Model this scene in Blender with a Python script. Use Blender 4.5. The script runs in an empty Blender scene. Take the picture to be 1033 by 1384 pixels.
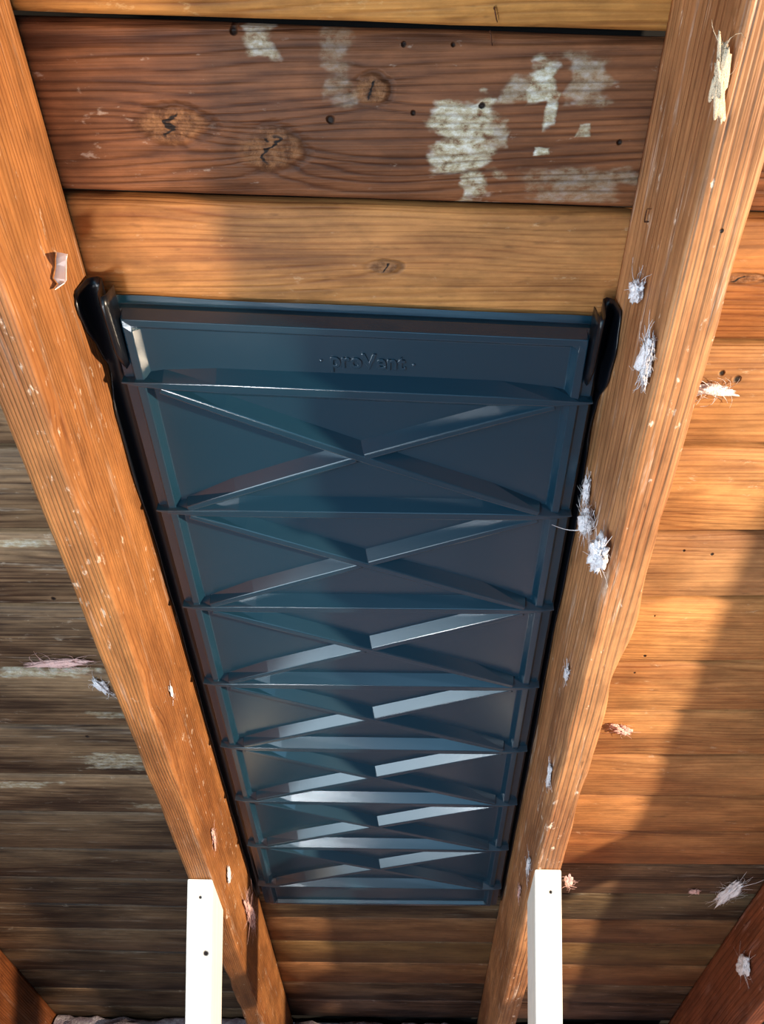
import bpy, bmesh, math, random
import numpy as np
from mathutils import Vector, Matrix, noise
random.seed(7)
S = bpy.context.scene
COL = S.collection

# ------------------------------------------------------------------ camera
FPX, CX, CY = 1060.0, 516.5, 692.0
YAW, PITCH, ROLL = -0.0292, 0.0529, -0.0045
CAM = Vector((0, 0, 1.55))
fwd = Vector((math.sin(YAW)*math.cos(PITCH), math.cos(YAW)*math.cos(PITCH), math.sin(PITCH)))
rt = Vector((math.cos(YAW), -math.sin(YAW), 0)); dn = fwd.cross(rt)
right = math.cos(ROLL)*rt + math.sin(ROLL)*dn
down = -math.sin(ROLL)*rt + math.cos(ROLL)*dn
cd = bpy.data.cameras.new('camera'); cam = bpy.data.objects.new('camera', cd); COL.objects.link(cam)
cam.matrix_world = Matrix(((right.x, -down.x, -fwd.x, CAM.x), (right.y, -down.y, -fwd.y, CAM.y),
                           (right.z, -down.z, -fwd.z, CAM.z), (0, 0, 0, 1)))
cd.sensor_fit = 'HORIZONTAL'; cd.sensor_width = 36; cd.lens = 36*FPX/1033; cd.clip_start = .02
S.camera = cam

# ------------------------------------------------------------------ light
w = bpy.data.worlds.new('world'); S.world = w; w.use_nodes = True
w.node_tree.nodes['Background'].inputs[0].default_value = (.55, .62, .8, 1)
w.node_tree.nodes['Background'].inputs[1].default_value = .05
def lamp(name, typ, loc, aim, energy, color, size):
    l = bpy.data.lights.new(name, typ); l.energy = energy; l.color = color
    o = bpy.data.objects.new(name, l); COL.objects.link(o); o.location = loc
    o.rotation_euler = (Vector(aim)-Vector(loc)).to_track_quat('-Z', 'Y').to_euler()
    if typ == 'AREA': l.shape = 'DISK'; l.size = size
    else: l.shadow_soft_size = size
    return o
lamp('warm_work_lamp', 'POINT', (2.8, -.23, 1.18), (0, 1, 1.5), 800, (1, .79, .56), .05)
def strip(name, loc, aim, radiance, color, sx, sy):
    o = lamp(name, 'AREA', loc, aim, radiance*math.pi*sx*sy, color, 1); o.data.shape = 'RECTANGLE'; o.data.size = sx; o.data.size_y = sy
strip('cool_window_light', (-1.6, -1.0, 1.12), (-.1, 1.1, 1.4), 6.2, (.66, .86, 1), 1.3, 1.3)
strip('blue_rib_fill', (.2, -1.0, 1.1), (0, 1.1, 1.4), 1.7, (.30, .66, 1), .95, 1.1)  # unseen source, added to give the cross ribs their blue sheen
lamp('cool_fill', 'POINT', (-.37, .15, 1.0), (0, 1.1, 1.5), 19, (.90, .95, 1), .06)  # added fill light out of view, placed for its falloff towards the eave
V = S.view_settings
V.view_transform = 'Standard'; V.look = 'None'; V.gamma = 1; V.use_curve_mapping = False
V.exposure = 0.4

# ------------------------------------------------------------------ roof frame (u across, v down the slope, w into the attic)
SL = math.radians(46); H = .7976
UL, BAY, DEP, TH = -.3437, .57, .1722, .0458
UR = UL+BAY
VV = Vector((0, math.cos(SL), -math.sin(SL))); WW = Vector((0, -math.sin(SL), -math.cos(SL))); UU = Vector((1, 0, 0))
O = CAM - H*WW
def P(u, v, w=0): return O + u*UU + v*VV + w*WW
ROT = Matrix((UU, VV, WW)).transposed()          # columns are the axes
def frame(u, v, w=0):
    m = ROT.to_4x4(); m.translation = P(u, v, w); return m
def on(x, y, w=0):                                # where a sight line meets the plane at height w
    r = fwd + right*((x-CX)/FPX) + down*((y-CY)/FPX)
    s = (H-w)/(-(r.dot(WW))); q = r*s
    return q.dot(UU), q.dot(VV)
def on_u(x, y, u):                                # where a sight line meets the plane at u
    r = fwd + right*((x-CX)/FPX) + down*((y-CY)/FPX)
    q = r*(u/r.x); return q.dot(VV), q.dot(WW)+H

# ------------------------------------------------------------------ object helpers
def tag(o, label=None, cat=None, group=None, kind=None):
    for k, x in (('label', label), ('category', cat), ('group', group), ('kind', kind)):
        if x: o[k] = x
    return o
def link(name, me, mat=None, parent=None, mw=None, smooth=True):
    o = bpy.data.objects.new(name, me); COL.objects.link(o)
    if mat and not me.materials: me.materials.append(mat)
    if smooth:
        for p in me.polygons: p.use_smooth = True
    if parent: o.parent = parent
    elif mw is not None: o.matrix_world = mw
    return o
def pyd(name, vs, fs):
    me = bpy.data.meshes.new(name); me.from_pydata([tuple(v) for v in vs], [], fs); me.update()
    return me
def fix(me):
    bm = bmesh.new(); bm.from_mesh(me); bmesh.ops.recalc_face_normals(bm, faces=bm.faces); bm.to_mesh(me); bm.free(); return me
def bevel(o, wd, seg=2, ang=25):
    m = o.modifiers.new('bevel', 'BEVEL'); m.width = wd; m.segments = seg; m.limit_method = 'ANGLE'; m.angle_limit = math.radians(ang)
    m.harden_normals = False
    return o
def empty(name, mw):
    o = bpy.data.objects.new(name, None); COL.objects.link(o); o.matrix_world = mw; o.empty_display_size = .05; return o

# ------------------------------------------------------------------ materials
def lin(c):
    return tuple(((x/255)/12.92 if x/255 <= .04045 else ((x/255+.055)/1.055)**2.4) for x in c) + (1,)
class G:
    def __init__(s, name):
        s.m = bpy.data.materials.new(name); s.m.use_nodes = True; s.t = s.m.node_tree; s.n = s.t.nodes
        s.b = s.n['Principled BSDF']
    def new(s, t, **k):
        n = s.n.new(t)
        for a, x in k.items(): setattr(n, a, x)
        return n
    def put(s, sock, x):
        if isinstance(x, bpy.types.NodeSocket): s.t.links.new(x, sock)
        elif x is not None: sock.default_value = x
    def M(s, op, a, b=None, c=None, clamp=False):
        n = s.new('ShaderNodeMath', operation=op, use_clamp=clamp)
        for i, x in enumerate((a, b, c)): s.put(n.inputs[i], x)
        return n.outputs[0]
    def vec(s, x, y, z):
        n = s.new('ShaderNodeCombineXYZ')
        for i, q in enumerate((x, y, z)): s.put(n.inputs[i], q)
        return n.outputs[0]
    def noise(s, v, sc, det=3, rough=.55):
        n = s.new('ShaderNodeTexNoise'); s.put(n.inputs['Vector'], v); n.inputs['Scale'].default_value = sc
        n.inputs['Detail'].default_value = det; n.inputs['Roughness'].default_value = rough; return n.outputs[0]
    def ss(s, x, a, b, lo=0., hi=1.):
        n = s.new('ShaderNodeMapRange', interpolation_type='SMOOTHSTEP'); s.put(n.inputs[0], x)
        for i, q in enumerate((a, b, lo, hi)): n.inputs[i+1].default_value = q
        return n.outputs[0]
    def mix(s, f, a, b, mode='MIX'):
        n = s.new('ShaderNodeMix', data_type='RGBA', blend_type=mode); s.put(n.inputs[0], f); s.put(n.inputs[6], a); s.put(n.inputs[7], b)
        return n.outputs[2]
    def bump(s, h, dist, st=1.):
        n = s.new('ShaderNodeBump'); s.put(n.inputs['Height'], h); n.inputs['Distance'].default_value = dist; n.inputs['Strength'].default_value = st
        s.t.links.new(n.outputs[0], s.b.inputs['Normal'])

def wood(name, along, light, dark, knots=(), stains=(), holes=(), ring=95, ringk=.55, fib=.35, blotch=.5, tint=True, rough=.62, bd=.0012, wav=.03, streak=.28, mott=.55, dust=0., smear=0., wear=0.):
    """sawn pine; along = 0/1/2, the axis the grain runs on; knots (a,b,ra,rb), stains (a,b,ra,rb,strength), holes (a,b,r)"""
    g = G(name)
    tc = g.new('ShaderNodeTexCoord'); sp = g.new('ShaderNodeSeparateXYZ'); g.t.links.new(tc.outputs['Object'], sp.inputs[0])
    ax = [sp.outputs[i] for i in range(3)]
    a = ax[along]; b, c = [ax[i] for i in range(3) if i != along]
    oi = g.new('ShaderNodeObjectInfo'); r = g.M('MULTIPLY', oi.outputs['Random'], 37.)
    ar = g.M('ADD', a, r)
    n1 = g.noise(g.vec(g.M('MULTIPLY', ar, .35), g.M('MULTIPLY', b, 1.6), c), 5, 2)
    n2 = g.noise(g.vec(r, b, c), 22, 2)
    gc = g.M('ADD', g.M('ADD', b, g.M('MULTIPLY', c, .6)), g.M('ADD', g.M('MULTIPLY', n1, wav*2), g.M('MULTIPLY', n2, wav)))
    warp = g.noise(g.vec(g.M('MULTIPLY', ar, 1.), g.M('MULTIPLY', b, 2.), c), 28, 3)
    w0 = g.M('SUBTRACT', warp, .5)
    kmask = ring_n = crack = None
    for (ka, kb, ra, rb) in knots:
        da = g.M('DIVIDE', g.M('SUBTRACT', a, ka), ra); db = g.M('DIVIDE', g.M('SUBTRACT', b, kb), rb)
        d = g.M('ADD', g.M('SQRT', g.M('ADD', g.M('MULTIPLY', da, da), g.M('MULTIPLY', db, db))), g.M('MULTIPLY', w0, .7))
        # the rings bow round the knot
        ex = g.M('DIVIDE', 1.5*rb, g.M('ADD', 1., g.M('MULTIPLY', d, d)))
        gc = g.M('ADD', gc, g.M('MULTIPLY', ex, g.M('ADD', .25, g.M('TANH', db))))
        k = g.ss(d, .7, 1.1, 1., 0.); rn = g.ss(g.M('ABSOLUTE', g.M('SUBTRACT', d, 1.1)), 0., .30, 1., 0.)
        rn = g.M('MULTIPLY', rn, g.ss(g.M('ADD', g.M('MULTIPLY', da, .8), g.M('MULTIPLY', db, -.5)), -.6, .8, .35, 1.))
        cr = g.M('ABSOLUTE', g.M('ADD', g.M('ADD', g.M('MULTIPLY', da, .9), g.M('MULTIPLY', db, .35)), g.M('MULTIPLY', w0, 1.6)))
        cr = g.M('MULTIPLY', g.ss(cr, .03, .10, 1., 0.), g.ss(d, .55, .8, 1., 0.))
        crack = cr if crack is None else g.M('MAXIMUM', crack, cr)
        kmask = k if kmask is None else g.M('MAXIMUM', kmask, k); ring_n = rn if ring_n is None else g.M('MAXIMUM', ring_n, rn)
    sn = g.M('SINE', g.M('MULTIPLY', gc, ring*6.283))
    rg = g.M('POWER', g.M('MULTIPLY_ADD', sn, .5, .5), 3.5)
    fb = g.noise(g.vec(g.M('MULTIPLY', ar, 5.), g.M('MULTIPLY', b, 330.), g.M('MULTIPLY', c, 330.)), 1, 2, .6)
    fb = g.ss(fb, .25, .75)
    bl = g.noise(g.vec(g.M('MULTIPLY', ar, 2.4), g.M('MULTIPLY', b, 11.), g.M('MULTIPLY', c, 11.)), 1, 4, .62)
    bl = g.ss(bl, .34, .68)
    f = g.M('ADD', g.M('MULTIPLY', rg, ringk), g.M('ADD', g.M('MULTIPLY', fb, fib), g.M('MULTIPLY', bl, blotch)), clamp=True)
    colr = g.mix(f, lin(light), lin(dark))
    s2 = g.noise(g.vec(g.M('MULTIPLY', ar, 3.), g.M('MULTIPLY', b, 120.), g.M('MULTIPLY', c, 120.)), 1, 5, .65)
    colr = g.mix(g.M('MULTIPLY', g.ss(s2, .54, .70), streak), colr, lin((64, 36, 18)))
    s3 = g.noise(g.vec(g.M('MULTIPLY', ar, 9.), g.M('MULTIPLY', b, 24.), g.M('MULTIPLY', c, 24.)), 1, 6, .7)
    colr = g.mix(mott, colr, g.mix(g.ss(s3, .3, .7), lin((150, 150, 150)), lin((240, 240, 240))), 'MULTIPLY')
    if smear:   # pale rubbed streaks along the grain
        sm = g.noise(g.vec(g.M('MULTIPLY', ar, 5.), g.M('MULTIPLY', b, 60.), g.M('MULTIPLY', c, 60.)), 1, 5, .7)
        colr = g.mix(g.M('MULTIPLY', g.ss(sm, .56, .74), smear), colr, lin((226, 212, 196)))
    if wear:    # dark dirt flecks
        dk = g.noise(g.vec(g.M('MULTIPLY', ar, 22.), g.M('MULTIPLY', b, 75.), g.M('MULTIPLY', c, 75.)), 1, 3, .6)
        colr = g.mix(g.M('MULTIPLY', g.ss(dk, .62, .74), wear), colr, lin((52, 30, 18)))
    if dust:    # pale specks and scuffs
        du = g.noise(g.vec(g.M('MULTIPLY', ar, 34.), g.M('MULTIPLY', b, 70.), g.M('MULTIPLY', c, 70.)), 1, 4, .7)
        dm = g.noise(g.vec(g.M('MULTIPLY', ar, 4.), g.M('MULTIPLY', b, 12.), g.M('MULTIPLY', c, 12.)), 1, 2)
        colr = g.mix(g.M('MULTIPLY', g.ss(g.M('ADD', du, g.M('MULTIPLY', dm, .3)), .78, .90), dust), colr, lin((240, 226, 208)))
    if tint: colr = g.mix(1., colr, oi.outputs['Color'], 'MULTIPLY')
    height = g.M('ADD', g.M('MULTIPLY', rg, -.5), g.M('MULTIPLY', fb, -.35))
    if kmask is not None:
        kn = g.noise(g.vec(a, b, c), 90, 5, .7)
        kc = g.mix(g.ss(kn, .35, .65), lin((146, 102, 66)), lin((84, 52, 30)))
        colr = g.mix(g.M('MULTIPLY', ring_n, .6), colr, lin((58, 32, 17)))
        colr = g.mix(g.M('MULTIPLY', kmask, .8), colr, kc)
        colr = g.mix(crack, colr, lin((24, 13, 8)))
        height = g.M('ADD', height, g.M('MULTIPLY', kmask, g.M('MULTIPLY_ADD', kn, 2.0, -.6)))
        height = g.M('SUBTRACT', height, g.M('MULTIPLY', ring_n, 1.6))
    sm = None
    for (sa, sb, ra, rb, st) in stains:
        d = g.M('MAXIMUM', g.M('ABSOLUTE', g.M('DIVIDE', g.M('SUBTRACT', a, sa), ra)), g.M('ABSOLUTE', g.M('DIVIDE', g.M('SUBTRACT', b, sb), rb)))
        d = g.M('ADD', d, g.M('MULTIPLY', w0, 2.6))
        k = g.ss(d, .66, 1.15, st, 0.)
        sm = k if sm is None else g.M('MAXIMUM', sm, k)
    if sm is not None:
        pn = g.noise(g.vec(a, g.M('MULTIPLY', b, 1.6), c), 75, 5, .7)
        sm = g.M('MULTIPLY', sm, g.M('MULTIPLY', g.ss(pn, .30, .50), g.M('MULTIPLY_ADD', rg, -.35, 1.)))
        colr = g.mix(sm, colr, g.mix(g.ss(pn, .45, .7), lin((186, 176, 146)), lin((228, 230, 222))))
        height = g.M('ADD', height, g.M('MULTIPLY', sm, .5))
    hm = None
    for (ha, hb, hr) in holes:
        vd = g.new('ShaderNodeVectorMath', operation='DISTANCE'); g.put(vd.inputs[0], g.vec(a, b, 0.)); vd.inputs[1].default_value = (ha, hb, 0)
        k = g.ss(g.M('ADD', vd.outputs['Value'], g.M('MULTIPLY', w0, .006)), hr*.3, hr*.75, 1., 0.)
        hm = k if hm is None else g.M('MAXIMUM', hm, k)
    if hm is not None:
        colr = g.mix(hm, colr, lin((26, 15, 10))); height = g.M('SUBTRACT', height, g.M('MULTIPLY', hm, 3.))
    g.put(g.b.inputs['Base Color'], colr); g.b.inputs['Roughness'].default_value = rough
    g.b.inputs['Specular IOR Level'].default_value = .35
    g.bump(height, bd)
    return g.m

# ------------------------------------------------------------------ setting: roof boards on black felt
def uvr(x, y, rx, ry):                            # centre and half sizes on the boards from a spot in the photograph
    u, v = on(x, y); u2, _ = on(x+rx, y); _, v2 = on(x, y+ry); return (u, v, abs(u2-u), abs(v2-v))
knots = [uvr(232, 170, 46, 25), uvr(364, 202, 45, 28), uvr(502, 122, 25, 20)]
knots_b = [uvr(520, 362, 22, 9), uvr(1000, 378, 30, 7)]
stains = [uvr(622, 168, 38, 34)+(.95,), uvr(626, 212, 44, 22)+(.9,), uvr(638, 252, 17, 26)+(.85,), uvr(738, 112, 20, 26)+(.95,),
          uvr(746, 152, 9, 24)+(.95,), uvr(700, 120, 22, 16)+(.45,), uvr(796, 110, 30, 34)+(.42,), uvr(734, 205, 10, 5)+(1.,),
          uvr(790, 175, 8, 8)+(.8,), uvr(675, 180, 14, 22)+(.5,), uvr(350, 57, 20, 20)+(.65,), uvr(780, 250, 60, 22)+(.28,), uvr(455, 75, 22, 60)+(.22,)]
holes = [on(546, 60)+(.0045,), on(613, 61)+(.004,), on(447, 163)+(.006,), on(559, 153)+(.004,), on(652, 143)+(.004,), on(838, 193)+(.005,),
         on(332, 285)+(.0045,), on(715, 362)+(.006,), on(442, 345)+(.003,), on(280, 381)+(.003,), on(725, 398)+(.003,), on(790, 355)+(.003,), on(315, 42)+(.006,)]
holes_r = [on(976, 505)+(.006,), on(997, 513)+(.008,), on(925, 745)+(.004,), on(963, 750)+(.004,), on(885, 833)+(.004,), on(872, 887)+(.004,), on(858, 910)+(.003,),
           on(228, 1178)+(.006,), on(72, 810)+(.006,), on(118, 996)+(.005,)]
stains_l = [uvr(160, 1030, 46, 10)+(.55,), uvr(25, 735, 45, 5)+(.5,), uvr(60, 912, 60, 5)+(.5,), uvr(150, 968, 30, 5)+(.4,), uvr(30, 1062, 40, 4)+(.4,), uvr(210, 1090, 30, 4)+(.4,)]
M_PL = wood('pine_board', 0, (236, 180, 122), (140, 84, 48), ring=120, ringk=.22, streak=.24, dust=.3, mott=.7, fib=.3, blotch=.5, bd=.0007, knots=knots_b, holes=holes_r, wear=.35)
M_PK = wood('knotty_board', 0, (164, 106, 68), (84, 46, 25), knots=knots, stains=stains, holes=holes, ring=115, wav=.035, mott=.75, dust=.25, ringk=.38, fib=.3, bd=.0013)
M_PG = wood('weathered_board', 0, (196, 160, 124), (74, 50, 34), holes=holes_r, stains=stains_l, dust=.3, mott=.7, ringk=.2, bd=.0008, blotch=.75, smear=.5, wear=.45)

g = G('roofing_felt'); g.b.inputs['Base Color'].default_value = lin((12, 10, 9)); g.b.inputs['Roughness'].default_value = 1; M_FELT = g.m
VB = 2.90
def slab(u0, u1, v0, v1, w0, w1):
    vs = [(u, v, w) for u in (u0, u1) for v in (v0, v1) for w in (w0, w1)]
    return pyd('slab', vs, [(0, 1, 3, 2), (4, 6, 7, 5), (0, 4, 5, 1), (2, 3, 7, 6), (0, 2, 6, 4), (1, 5, 7, 3)])
RF = frame(0, 0)
ceil = tag(link('ceiling', fix(slab(-2.6, 2.6, -.9, VB, -.034, -.027)), M_FELT, mw=RF, smooth=False), kind='structure', label='sloping underside of the roof covered in pine boards')
def plank(u0, u1, sa, sb, mat, color, parent=ceil):
    n = 36; top = []; gap = .0032
    vs = []; fs = []
    sd = random.random()*90
    for i in range(n+1):
        u = u0+(u1-u0)*i/n
        va = sa[0]+sa[1]*u+gap+.0010*noise.noise((u*9, sd, 0)); vb = sb[0]+sb[1]*u-gap+.0010*noise.noise((u*9, sd+7, 0))
        e = .005; wj = random_w
        sag = .0012*noise.noise((u*3, sd+3, 1))+wj
        vs += [(u, va, -.022), (u, va, -e+sag), (u, va+e, sag), (u, (va+vb)/2, sag+.0006), (u, vb-e, sag), (u, vb, -e+sag), (u, vb, -.022)]
    for i in range(n):
        for k in range(6):
            a = i*7+k; fs.append((a, a+1, a+8, a+7))
    fs.append(tuple(range(6, -1, -1))); fs.append(tuple(n*7+k for k in range(7)))
    o = link('plank', fix(pyd('plank', vs, fs)), mat, parent); o.color = color+(1,)
    return o
def seams(base, last):
    out = list(base)
    while out[-1][0] < last: out.append((out[-1][0]+.1455, out[-1][1]))
    return out
main = seams([(-.9, .04), (-.75, .04), (-.605, .04), (-.46, .04), (-.31, .04), (-.165, .04), (-.02, .04), (.131, .042), (.284, .040), (.434, .018), (.582, .006), (.733, -.004), (.870, -.016), (1.022, -.022),
              (1.155, -.022), (1.296, -.026), (1.436, -.025)], VB-.16)
leftb = seams([(-.9, 0), (-.75, 0), (-.6, 0), (-.45, 0), (-.3, 0), (-.155, 0), (-.01, 0), (.14, 0), (.29, 0), (.44, 0), (.587, 0), (.734, 0), (.887, 0), (1.044, 0), (1.21, 0), (1.375, 0), (1.52, 0), (1.68, 0)], VB-.16)
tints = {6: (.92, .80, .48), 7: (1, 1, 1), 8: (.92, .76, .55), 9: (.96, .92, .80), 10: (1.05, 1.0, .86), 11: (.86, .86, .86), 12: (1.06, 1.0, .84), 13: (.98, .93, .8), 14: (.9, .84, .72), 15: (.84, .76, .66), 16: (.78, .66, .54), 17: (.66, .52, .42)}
UJ = UL-TH/2
for i in range(len(main)-1):
    random_w = random.uniform(-.0022, -.0006)
    c = tints.get(i, tuple(random.uniform(.68, .95)*x for x in (1, .93, .85)))
    if i >= 18: c = tuple((.52 if i in (20, 21, 22) else .58)*x for x in c)  # lowest boards tinted darker, painting in the shade near the eave
    if i < 6: c = (1.1, 1, .7)
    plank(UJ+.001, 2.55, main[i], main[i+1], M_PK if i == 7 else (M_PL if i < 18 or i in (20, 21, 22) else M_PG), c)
for i in range(len(leftb)-1):
    random_w = random.uniform(-.0022, -.0006)
    k = random.uniform(.72, 1.0)*(1 if i < 13 else .75 if i < 16 else .5)  # lower boards of the left bay dimmed, shade put into their tint
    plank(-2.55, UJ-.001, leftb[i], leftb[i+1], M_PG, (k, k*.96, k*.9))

# ------------------------------------------------------------------ rafters
M_RL = wood('combed_rafter', 1, (216, 152, 92), (136, 80, 40), ring=250, ringk=.30, fib=.25, blotch=.5, dust=.7, mott=.7, wav=.010, tint=True, smear=.35, wear=.3, bd=.0009, rough=.55)
M_RR = wood('rough_rafter', 1, (220, 164, 112), (134, 82, 50), ring=130, ringk=.24, fib=.3, blotch=.5, dust=.9, mott=.7, wav=.012, tint=True, smear=.9, wear=.5, bd=.0010, rough=.5,
            holes=[(on(976, 312, DEP)[1]+.9, on(976, 312, DEP)[0]-UR, .003)])
def rafter(u0, mat, seed, label, v0=-.9, v1=2.86, wane=0., col=(1, 1, 1)):
    ring = []
    r = .004; nu, nw = 8, 22
    def edge(a, b, n): return [(a[0]+(b[0]-a[0])*i/n, a[1]+(b[1]-a[1])*i/n) for i in range(n)]
    d = DEP
    ring += edge((0, .001), (0, d-r), nw) + edge((0, d-r), (r*.3, d-r*.3), 2) + edge((r*.3, d-r*.3), (r, d), 2)
    ring += edge((r, d), (TH-r, d), nu) + edge((TH-r, d), (TH-r*.3, d-r*.3), 2) + edge((TH-r*.3, d-r*.3), (TH, d-r), 2)
    ring += edge((TH, d-r), (TH, .001), nw) + edge((TH, .001), (0, .001), 4)
    nr = len(ring); ns = 300; vs = []; fs = []
    for i in range(ns+1):
        v = v0+(v1-v0)*i/ns
        for (u, w_) in ring:
            q = Vector((u*25+seed*9, (v*7), w_*25))
            du = .0007*noise.noise(q)+.0005*noise.noise(q*4); dw = .0007*noise.noise(q+Vector((5, 5, 5)))
            if w_ > d-.02:                                   # chipped arrises
                ch = max(0, noise.noise(Vector((seed*3.1+(7 if u > TH/2 else 0), v*9, 1.5)))-.15)*.010
                if u < .006: du += ch*.8
                if u > TH-.006: du -= ch*.8
                if wane and u > TH*.55:
                    b = math.exp(-((v-wane)/.05)**2)-.7*math.exp(-((v-wane-.11)/.05)**2)
                    du += .006*b
            k = min(1, w_/.01)
            vs.append((u+du*k, v, w_+dw*k))
    for i in range(ns):
        for j in range(nr):
            a = i*nr+j; b = i*nr+(j+1) % nr; fs.append((a, b, b+nr, a+nr))
    fs.append(tuple(range(nr-1, -1, -1))); fs.append(tuple(ns*nr+j for j in range(nr)))
    vs = [(x, y-v0, z) for x, y, z in vs]
    o = link('rafter', fix(pyd('rafter', vs, fs)), mat, mw=frame(u0, v0))
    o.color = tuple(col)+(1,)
    return tag(o, label, 'rafter')
r_left = rafter(UL-TH, M_RL, 1, 'orange pine rafter with combed grain along the left side of the dark vent panel', col=(.84, .78, .74))
r_right = rafter(UR, M_RR, 2, 'rough pine rafter with white scuffs along the right side of the dark vent panel', wane=.72, col=(1.06, 1.0, .98))
SP = BAY+TH
u_fr = .80; u_fl = -1.085
r_fr = rafter(u_fr, M_RR, 3, 'dark reddish rafter in the lower right corner with white fluff on it', col=(.50, .30, .28))  # reddish wood, with its shadow darkened into the tint
rafter(u_fl-TH, M_RL, 4, 'rafter in the lower left corner, mostly in shadow', col=(.55, .38, .32))  # dark tint paints in the shade on this rafter
tag(rafter(u_fr+SP, M_RR, 5, 'outer pine rafter to the right, beyond the lower right corner rafter'), None)
tag(rafter(u_fl-TH-SP, M_RL, 6, 'outer pine rafter to the left, beyond the lower left corner rafter'), None)

# ------------------------------------------------------------------ knee wall studs under the rafters
def on_y(x, y, yy):
    r = fwd + right*((x-CX)/FPX) + down*((y-CY)/FPX); q = CAM+r*(yy/r.y); return q.z, q.x
def new_pine(name, spots, x0):
    hs = []
    for (x, y, r) in spots:
        z, xx = on_y(x, y, 1.40); hs.append((z, xx-x0, r))
    return wood(name, 2, (255, 253, 246), (248, 238, 216), ring=60, ringk=.2, fib=.15, blotch=.2, streak=.03, mott=.06, tint=False, rough=.5, bd=.0004, holes=hs)
def stud(u0, v, label, M_ST):
    p = P(u0, v, DEP+.0012); y0 = p.y; L = .089; wd = TH
    n = 24; vs = []; fs = []
    for i in range(n+1):
        t = i/n
        for (x, y) in ((0, 0), (wd, 0), (wd, L), (0, L)):
            z1 = p.z - y*math.tan(SL)
            vs.append((x+.0008*noise.noise((t*5, x*30, y*9)), y, z1*t))
    for i in range(n):
        for j in range(4): a = i*4+j; b = i*4+(j+1) % 4; fs.append((a, b, b+4, a+4))
    fs.append((3, 2, 1, 0)); fs.append(tuple(n*4+j for j in range(4)))
    o = link('wall_stud', fix(pyd('wall_stud', vs, fs)), M_ST, mw=Matrix.Translation((p.x, y0, 0)), smooth=False)
    bevel(o, .002, 2, 40)
    return tag(o, label, 'stud', 'upright studs under the rafters')
s_l = stud(UL-TH, on(270, 1187, DEP)[1], 'bright new pine stud standing under the left rafter, with a knot halfway', new_pine('new_pine', [(264, 1224, .006), (272, 1302, .009)], UL-TH))
s_r = stud(UR, on(745, 1174, DEP)[1], 'bright white pine stud standing under the right rafter, right of the vent panel', new_pine('new_pine_white', [(743, 1203, .005)], UR))
stud(u_fr, 1.36, 'bright pine stud standing under the lower right corner rafter', s_r.data.materials[0])
stud(u_fl-TH, 1.42, 'bright pine stud standing under the lower left corner rafter', s_r.data.materials[0])

# ------------------------------------------------------------------ the vent panel
g = G('dark_plastic')
tc = g.new('ShaderNodeTexCoord'); n = g.noise(tc.outputs['Object'], 900, 2); n2 = g.noise(tc.outputs['Object'], 9, 2)
g.b.inputs['Base Color'].default_value = lin((18, 48, 64)); g.put(g.b.inputs['Roughness'], g.M('MULTIPLY_ADD', n2, .10, .19))
g.b.inputs['Specular IOR Level'].default_value = .8
g.bump(n, .0003, .25); M_PLA = g.m
g = G('black_plastic'); g.b.inputs['Base Color'].default_value = lin((9, 13, 20)); g.b.inputs['Roughness'].default_value = .3; M_BLK = g.m

RV0, RSP = .478, .1802
PW0, PW1 = -.322, .2145                # outer edges of the tray
V0, V1 = .390, 1.862
def sk(v):                              # the sheet is pulled askew at its top end
    t = [(-1, .055), (.48, .053), (.65, .014), (.83, .002), (1.4, .006), (1.75, -.006), (1.9, -.03)]
    for (a, sa), (b, sb) in zip(t, t[1:]):
        if v <= b: return sa+(sb-sa)*(v-a)/(b-a)
    return t[-1][1]
PC = (PW0+PW1)/2
def wp(u, v, w_):                       # panel space -> roof space
    return (u, v+sk(v)*(u-PC)-.0, w_)
VENT = empty('rafter_vent', frame(0, 0)); 
tag(VENT, 'dark blue plastic ventilation panel with crossed ribs between the two main rafters', 'vent panel')
wF, wB = .031, .040
pu = [(0, .010), (.004, .033), (.016, .035), (.019, .041), (.028, .041), (.0345, wF)]
W = PW1-PW0
us = [(PW0+a, b) for a, b in pu] + [(PW0+W*k/10, wF) for k in range(1, 10)] + [(PW1-a, b) for a, b in reversed(pu)]
yv = lambda y, w_: on(480, y, w_)[1]
vsn = [(V0, .006), (V0+.008, .0085), (yv(430, .022), .022), (yv(446, wB), wB), (yv(455, wB), wB), (yv(455, wB)+.006, wF)]

vF = vsn[-1][0]
vss = vsn + [(vF+(V1-.034-vF)*k/60, wF) for k in range(1, 60)] + [(V1-.030, wF), (V1-.025, wB-.002), (V1-.016, wB-.003), (V1, .014)]
vs = []; fs = []
nv_, nu_ = len(vss), len(us)
for iv, (v, a) in enumerate(vss):
    kv = iv if iv < 6 else {1: 0, 2: 2, 3: 3, 4: 5}.get(nv_-iv, 9)
    for iu, (u, b) in enumerate(us):
        ku = min(iu, nu_-1-iu); e = v
        if v == V0: e += .002*noise.noise((u*9, 3, 0))
        vs.append(wp(u, e, a if kv < ku else b if ku < kv else min(a, b)))
nu = len(us)
for i in range(len(vss)-1):
    for j in range(nu-1): a = i*nu+j; fs.append((a, a+1, a+nu+1, a+nu))
tray = link('tray', fix(pyd('tray', vs, fs)), M_PLA, VENT, smooth=False)
bevel(tray, .0015, 2, 15)
m = tray.modifiers.new('thick', 'SOLIDIFY'); m.thickness = .0015; m.offset = -1

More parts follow.
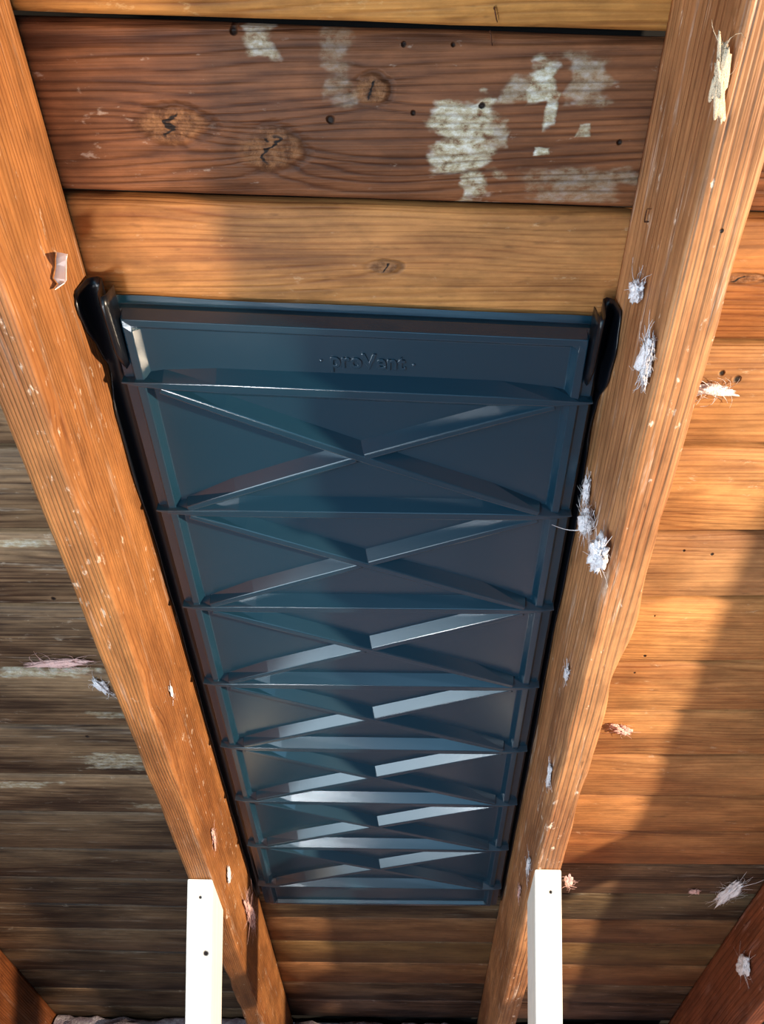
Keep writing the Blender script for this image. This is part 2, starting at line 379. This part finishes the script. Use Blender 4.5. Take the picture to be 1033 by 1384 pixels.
def ridge(name, st, wt, wb=.0295):
    """st: stations (u, v, half_top, half_base, drop) along a raised rib"""
    vs = []; fs = []
    n = len(st)
    for i, (u, v, ht, hb, dr) in enumerate(st):
        a = st[max(0, i-1)]; b = st[min(n-1, i+1)]
        t = Vector((b[0]-a[0], b[1]-a[1])).normalized(); q = Vector((-t.y, t.x))
        for off, w_ in ((-hb, wb), (-ht, wt-dr), (ht, wt-dr), (hb, wb)):
            vs.append(wp(u+q.x*off, v+q.y*off, w_))
    for i in range(n-1):
        for k in range(3): a = i*4+k; fs.append((a, a+1, a+5, a+4))
        fs.append((i*4+3, i*4, i*4+4, i*4+7))
    fs.append((0, 1, 2, 3)); fs.append((n*4-1, n*4-2, n*4-3, n*4-4))
    o = link(name, fix(pyd(name, vs, fs)), M_PLA, VENT, smooth=False); bevel(o, .0012, 2, 18); return o
WT = .0470
for k in range(8):
    v = RV0+RSP*k
    st = [(PW0+.002, v, .0008, .003, .004), (PW0+.018, v, .0022, .0065, .0015), (PW0+.05, v, .004, .0135, 0), (PW0+.11, v, .005, .0185, 0)]
    st += [(PC, v, .005, .019, 0)]
    st += [(2*PC-a, b, c, d, e) for a, b, c, d, e in reversed(st[:4])]
    ridge('cross_rib', st, WT)
for k in range(7):
    va, vb = RV0+RSP*k+.006, RV0+RSP*(k+1)-.006
    ua, ub = PW0+.045, PW1-.045
    def at(t, s): return (ua+(ub-ua)*t, (va+(vb-va)*t) if s else (vb+(va-vb)*t))
    ridge('brace_rib', [at(t, 1)+(.0035 if t in (0, 1) else .0042, .009 if t in (0, 1) else .0168, 0) for t in (0, .15, .35, .5, .65, .85, 1)], WT-.0004)
    ridge('brace_rib', [at(t, 0)+(.0035, .009 if t == 0 else .0162, .0002) for t in (0, .15, .3, .488)], WT-.0005)
    ridge('brace_rib', [at(t, 0)+(.0035, .009 if t == 1 else .0162, .0002) for t in (.512, .7, .85, 1)], WT-.0005)

# side flanges: a channel that climbs the rafter face, flared at the top end
def lerp(t, x):
    for (a, sa), (b, sb) in zip(t, t[1:]):
        if x <= b:
            q = max(0, (x-a)/(b-a)); q = q*q*(3-2*q); return sa+(sb-sa)*q
    return t[-1][1]
def flange(side):
    s = 1 if side < 0 else -1
    e0 = UL if side < 0 else UR; e1 = PW0 if side < 0 else PW1
    if side < 0: top = [(.352, .030), (.384, .052), (.405, .047), (.45, .026), (.475, .012), (.53, .030), (.60, .033), (.70, .022), (.95, .020), (1.2, .022), (1.9, .02)]
    else: top = [(.352, .030), (.385, .044), (.415, .052), (.45, .046), (.50, .016), (.54, .010), (.58, .018), (.70, .028), (.95, .02), (1.2, .024), (1.9, .02)]
    curl = [(.352, .050), (.375, .060), (.43, .056), (.465, .040), (.49, .014), (1.9, .010)]
    vs = []; fs = []; n = 130; m_ = 11
    a = .368 if side < 0 else .372; b = V1-.004
    for i in range(n+1):
        v = a+(b-a)*i/n
        tw = lerp(top, v)+.0012*math.sin(v*40); cw = lerp(curl, v); open_ = max(0, min(1, (cw-.014)/.03))
        x0 = e0+s*.0022; x1 = e1+s*(.003*(1-open_)+.016*open_)
        pts = []
        wid = x1-x0
        pts.append((x0, tw)); pts.append((x0+s*.0006, tw*.7+.004)); pts.append((x0+s*.002, .014)); pts.append((x0+wid*.2, .010)); pts.append((x0+wid*.35, .008))
        pts.append((x0+wid*.5, .008+open_*.004)); pts.append((x0+wid*.62, .008+open_*(cw-.008)*.45)); pts.append((x0+wid*.74, .008+(cw-.008)*.85*open_)); pts.append((x0+wid*.86, .008+(cw-.008)*open_))
        pts.append((x0+wid*.97, .0085+(cw-.008)*.85*open_)); pts.append((x0+wid, .009+(cw-.008)*.4*open_))
        for (x, w_) in pts: vs.append((x, v+sk(v)*(e1-PC)*(0.6 if side > 0 else 1), w_))
    for i in range(n):
        for j in range(m_-1): q = i*m_+j; fs.append((q, q+1, q+m_+1, q+m_))
    o = link('side_flange', fix(pyd('side_flange', vs, fs)), M_BLK, VENT)
    md = o.modifiers.new('thick', 'SOLIDIFY'); md.thickness = .0014; md.offset = 0
    return o
flange(-1); flange(1)

# raised lettering
def text_mesh(body, size, ext):
    c = bpy.data.curves.new('lettering', 'FONT'); c.body = body; c.size = size; c.extrude = ext; c.bevel_depth = .0006; c.bevel_resolution = 1
    c.align_x = 'CENTER'; c.offset = .0003; c.space_character = 1.02
    o = bpy.data.objects.new('lettering', c); COL.objects.link(o)
    dg = bpy.context.evaluated_depsgraph_get(); me = bpy.data.meshes.new_from_object(o.evaluated_get(dg)); bpy.data.objects.remove(o)
    return me
me = text_mesh('proVent', .0255, .0008)
tu, tv = on(497, 497, wF)
for q in me.vertices: q.co = Vector((q.co.x*.96+tu, -q.co.y*1.0+tv+(q.co.x)*.053, wF+.0006+q.co.z))
me.flip_normals()
t_ = link('raised_lettering', fix(me), M_PLA, VENT, smooth=False); t_['label'] = 'raised lettering near the top edge'
for (x, y) in ((434, 487), (559, 493)):
    u, v = on(x, y, wF)
    bm = bmesh.new(); bmesh.ops.create_uvsphere(bm, u_segments=10, v_segments=6, radius=.0022, matrix=Matrix.Translation((u, v, wF)) @ Matrix.Diagonal((1.2, 1, .6, 1)))
    me = bpy.data.meshes.new('dot'); bm.to_mesh(me); bm.free(); link('raised_dot', me, M_PLA, VENT)

# ------------------------------------------------------------------ floor and loose insulation
g = G('attic_floor'); g.b.inputs['Base Color'].default_value = lin((70, 55, 42)); g.b.inputs['Roughness'].default_value = .9
tc = g.new('ShaderNodeTexCoord'); g.put(g.b.inputs['Base Color'], g.mix(g.noise(tc.outputs['Object'], 6, 5), lin((52, 38, 28)), lin((92, 72, 54)))); M_FL = g.m
yE = P(0, VB).y
tag(link('floor', fix(slab(-2.6, 2.6, -3.2, yE+.05, -.05, 0)), M_FL, smooth=False), kind='structure', label='attic floor under the insulation')
g = G('fluffy_insulation'); tc = g.new('ShaderNodeTexCoord'); nn = g.noise(tc.outputs['Object'], 26, 5, .7)
g.put(g.b.inputs['Base Color'], g.mix(g.ss(nn, .35, .65), lin((150, 132, 148)), lin((206, 196, 204)))); g.b.inputs['Roughness'].default_value = 1
g.bump(g.noise(tc.outputs['Object'], 140, 4, .7), .006); M_IN = g.m
nx, ny = 170, 90; vs = []; fs = []
x0, x1, y0, y1 = -1.5, 1.5, .9, yE-.02
for j in range(ny+1):
    for i in range(nx+1):
        x = x0+(x1-x0)*i/nx; y = y0+(y1-y0)*j/ny
        z = .11+.045*noise.noise((x*4, y*4, 0))+.03*noise.noise((x*11, y*11, 3))+.014*noise.noise((x*30, y*30, 5))
        zr = O.z - (y-O.y)*math.tan(SL)-.006
        vs.append((x, y, max(.02, min(z, zr)*(0.25 if i in (0, nx) or j == 0 else 1))))
for j in range(ny):
    for i in range(nx):
        x = x0+(x1-x0)*(i+.5)/nx
        if any(a-.014 < x < a+TH+.014 for a in (UL-TH, UR, u_fr, u_fl-TH, u_fr+SP)): continue
        a = j*(nx+1)+i; fs.append((a, a+1, a+nx+2, a+nx+1))
tag(link('loose_insulation', fix(pyd('loose_insulation', vs, fs)), M_IN), 'grey pink fluffy insulation lying on the attic floor at the eave', 'insulation', kind='stuff')

# ------------------------------------------------------------------ wisps of insulation and scraps stuck to the wood
def fluff_mat(name, c):
    g = G(name); g.b.inputs['Base Color'].default_value = lin(c); g.b.inputs['Roughness'].default_value = 1
    g.b.inputs['Subsurface Weight'].default_value = .0
    tc = g.new('ShaderNodeTexCoord'); g.bump(g.noise(tc.outputs['Object'], 400, 3, .7), .003); return g.m
M_WH = fluff_mat('white_fluff', (250, 246, 250)); M_PK2 = fluff_mat('pink_fluff', (240, 196, 188)); M_TE = fluff_mat('teal_scrap', (70, 150, 165)); M_GN = fluff_mat('green_scrap', (96, 128, 110)); M_CR = fluff_mat('cream_sliver', (236, 212, 180))
def tube(vs, fs, pts, r):
    b0 = len(vs); n = len(pts)
    for i, p in enumerate(pts):
        a = pts[max(0, i-1)]; b = pts[min(n-1, i+1)]; t = (b-a).normalized(); q = t.orthogonal().normalized(); s = t.cross(q)
        rr = r*(1-.7*i/(n-1))
        for k in range(3): an = k*2.094; vs.append(p+q*math.cos(an)*rr+s*math.sin(an)*rr)
    for i in range(n-1):
        for k in range(3): a = b0+i*3+k; b = b0+i*3+(k+1) % 3; fs.append((a, b, b+3, a+3))
def tuft(mw, lx, ly, h, mat, label, cat='insulation tuft', name='insulation_tuft', strands=14, seed=0, rag=1.):
    """a ragged wad lx by ly by h lying on its local z=0 plane, teased out into loose curly fibres"""
    rnd = random.Random(seed+11)
    bm = bmesh.new(); bmesh.ops.create_icosphere(bm, subdivisions=4, radius=1)
    for v in bm.verts:
        d = v.co.copy(); sd = Vector((seed*3.3, seed*1.7, 0))
        k = .85+rag*(.75*noise.noise(d*1.3+sd)+.55*noise.noise(d*2.9+sd)+.30*noise.noise(d*7+sd)+.15*noise.noise(d*15))
        k = max(.12, k)
        v.co = Vector((d.x*k*lx, d.y*k*ly, (d.z*k*.5+.42)*h))
        if v.co.z < .0004: v.co.z = .0004
    vs = [v.co.copy() for v in bm.verts]; fs = [tuple(v.index for v in f.verts) for f in bm.faces]; bm.free()
    for i in range(int(strands*3.5)):
        an = rnd.uniform(0, 6.283); q0 = rnd.uniform(.2, .9)
        p = Vector((math.cos(an)*lx*q0, math.sin(an)*ly*q0, h*rnd.uniform(.2, .7)))
        hd = an+rnd.uniform(-1.2, 1.2); st = rnd.uniform(.10, .24)*(lx*ly)**.5*1.6; cv = rnd.uniform(-.9, .9); pts = [p]; dz = rnd.uniform(-.3, .4)
        for k in range(5):
            hd += cv*.6+rnd.uniform(-.3, .3)
            q = pts[-1]+Vector((math.cos(hd)*st*(lx/ly)**.25, math.sin(hd)*st, dz*h*.25)); q.z = max(.0008, q.z); pts.append(q)
        tube(vs, fs, pts, rnd.uniform(.0003, .0007))
    o = link(name, fix(pyd(name, vs, fs)), mat, mw=mw)
    return tag(o, label, cat)
def m_roof(x, y, rot=0): u, v = on(x, y); return frame(u, v, .0002) @ Matrix.Rotation(rot, 4, 'Z')
def m_face(x, y, which, rot=0):
    """on the inner side face (left/right rafter) or the underside (w) of a rafter"""
    if which == 'under': u, v = on(x, y, DEP+.0015); return frame(u, v, DEP+.0015) @ Matrix.Rotation(rot, 4, 'Z')
    uu, s = {'left': (UL+.0014, 1), 'right': (UR-.0014, -1), 'far': (u_fr-.0014, -1)}[which]
    v, w_ = on_u(x, y, uu)
    base = frame(uu, v, w_)
    z = Vector((s, 0, 0)); xx = Vector((0, 1, 0)); yy = z.cross(xx)
    return base @ Matrix((xx, yy, z)).transposed().to_4x4() @ Matrix.Rotation(rot, 4, 'Z')
R = 'right'
tuft(m_face(802, 706, R, .3), .019, .014, .018, M_WH, 'white fibre tuft on the right rafter, level with the second rib, a thread reaching left', seed=1, strands=22)
tuft(m_face(820, 752, R), .022, .014, .020, M_WH, 'thick white fibre tuft hanging on the right rafter just below a threaded one', seed=2, strands=8)
tuft(m_face(797, 664, R), .020, .009, .008, M_WH, 'narrow white tuft on the right rafter beside the vent edge', seed=3, strands=8)
tuft(m_face(880, 487, R, 0), .022, .009, .010, M_WH, 'feathery white tuft on the right rafter beside the vent top corner', seed=4, strands=22)
tuft(m_face(868, 392, R, .6), .016, .010, .012, M_WH, 'pinkish white curl on the right rafter above the vent top corner', seed=5, strands=4)
tuft(m_face(768, 910, R), .014, .007, .005, M_WH, 'small white smear of fibre on the right rafter at the fourth rib', seed=6, strands=6)
tuft(m_face(744, 1048, R), .030, .008, .005, M_WH, 'long pale smear of fibre on the right rafter at the lower vent', seed=7, strands=4)
tuft(m_face(716, 1168, R), .030, .009, .005, M_WH, 'pale fibre scrap on the right rafter beside the bottom vent corner', seed=8, strands=6)
tuft(m_face(703, 1205, R), .020, .006, .004, M_PK2, 'pinkish thread of fibre at the bottom right vent corner', seed=9, strands=6)
tuft(m_face(308, 1182, 'left', .5), .020, .012, .006, M_WH, 'white oval scrap on the left rafter just above the stud', seed=10, strands=2, rag=.4)
tuft(m_face(336, 1236, 'left'), .075, .013, .012, M_PK2, 'long pink strip of fibre hanging below the bottom left vent corner', seed=11, strands=18)
tuft(m_face(288, 1132, 'left', .2), .024, .006, .004, M_PK2, 'thin pink sliver on the left rafter above the white oval scrap', seed=12, strands=3)
tuft(m_face(231, 935, 'left'), .013, .005, .003, M_WH, 'small white flake on the side of the left rafter', seed=13, strands=2, rag=.4)
tuft(m_roof(840, 984, .4), .018, .011, .010, M_PK2, 'small pale pink scrap on the boards right of the right rafter', seed=14, strands=6)
tuft(m_roof(985, 1200, 1.75), .060, .012, .020, M_WH, 'white drooping wisp on the boards near the lower right rafter', seed=15, strands=14)
tuft(m_roof(938, 1203, 0), .013, .008, .008, M_PK2, 'tiny pink scrap on the boards left of the drooping wisp', seed=16, strands=3)
tuft(m_roof(80, 893, -.1), .060, .006, .012, M_PK2, 'long pink wisp sticking out left of the left rafter', seed=17, strands=10)
tuft(m_roof(140, 926, 1.2), .024, .007, .010, M_WH, 'short white wisp on the boards against the left rafter', seed=18, strands=8)
tuft(m_roof(955, 524, .1), .030, .007, .010, M_WH, 'pale torn wisp on the boards right of the right rafter, beside a dark hole', seed=19, strands=12)
tuft(m_face(1010, 1305, 'far'), .036, .022, .020, M_WH, 'round white tuft on the lower right corner rafter', seed=20, strands=5, rag=.6)
tuft(m_face(768, 1190, 'under', 1.5), .022, .006, .006, M_PK2, 'thin pale strip at the outer edge of the right rafter above the stud', seed=21, strands=6)
tuft(m_face(972, 105, 'under', 1.4),   .026, .005, .006, M_CR, 'cream splintered sliver on the right rafter edge near the top', 'splinter', 'wood_splinter', seed=22, strands=1)
for x, y, s, mat, lab in ((948, 1372, .022, M_GN, 'small grey green scrap on the insulation, bottom right'), (972, 1366, .026, M_TE, 'small teal scrap on the insulation, bottom right')):
    u, v = on(x, y); p = P(u, v, .07)
    tuft(Matrix.Translation(p), s*.6, s*.5, s*2, mat, lab, 'scrap', 'plastic_scrap', seed=int(x), strands=0, rag=.5)

# the thread stretched from the tuft to the vent panel's edge
g0 = P(*on(746, 709, .07), .07); m1 = m_face(802, 706, R).translation+WW*.012-UU*.008
vs = []; fs = []
tube(vs, fs, [g0.lerp(m1, 1-k/6)+Vector((0, 0, -.004*math.sin(k*.52))) for k in range(7)], .0009)
tag(link('insulation_thread', fix(pyd('insulation_thread', vs, fs)), M_WH), 'thin pale thread stretched from the right rafter tuft to the vent panel', 'thread')

# torn paper scrap standing off the left rafter
def face_pt(x, y, lift): v, w_ = on_u(x, y, UL); p = P(UL, v, w_); return p+UU*lift
g = G('torn_paper'); g.b.inputs['Base Color'].default_value = lin((250, 248, 244)); g.b.inputs['Roughness'].default_value = .7; M_PA = g.m
rows = [((56, 346), (75, 341), .016), ((60, 353), (74, 350), .014), ((68, 362), (74, 358), .010), ((66, 370), (73, 366), .011), ((64, 379), (71, 376), .012), ((69, 383), (77, 384), .008), ((66, 392), (72, 390), .003)]
vs = []; fs = []
for k, (a, b, lf) in enumerate(rows):
    pa, pb = face_pt(*a, .002), face_pt(*b, .002)
    lf *= 1.4; vs += [pa+UU*lf, pa.lerp(pb, .5)+UU*(lf*.75), pb]
for k in range(len(rows)-1):
    for q in range(2): a = k*3+q; fs.append((a, a+1, a+4, a+3))
o = link('paper_scrap', fix(pyd('paper_scrap', vs, fs)), M_PA, smooth=False); md = o.modifiers.new('thick', 'SOLIDIFY'); md.thickness = .0006
tag(o, 'torn white paper scrap curling off the upper left rafter', 'scrap')

# rusty staples left in the wood
g = G('rusty_steel'); g.b.inputs['Base Color'].default_value = lin((92, 58, 40)); g.b.inputs['Metallic'].default_value = .6; g.b.inputs['Roughness'].default_value = .6; M_RU = g.m
def staple(mw, ln, label, parent=None):
    vs = []; fs = []
    tube(vs, fs, [Vector((0, -ln/2, -.004)), Vector((0, -ln/2, .0025)), Vector((0, -ln/4, .0028)), Vector((0, ln/4, .0028)), Vector((0, ln/2, .0025)), Vector((0, ln/2, -.004))], .0011)
    tag(link('staple', fix(pyd('staple', vs, fs)), M_RU, mw=mw), label, 'staple')
staple(m_face(877, 291, R, 1.57), .012, 'rusty staple in the right rafter, above the pink white curl of fibre')
staple(m_roof(670, 20, -.3), .011, 'rusty staple in the topmost board')
staple(m_roof(664, 52, -.2), .010, 'rusty staple at the upper edge of the knotty white stained board')
bpy.context.view_layer.update()
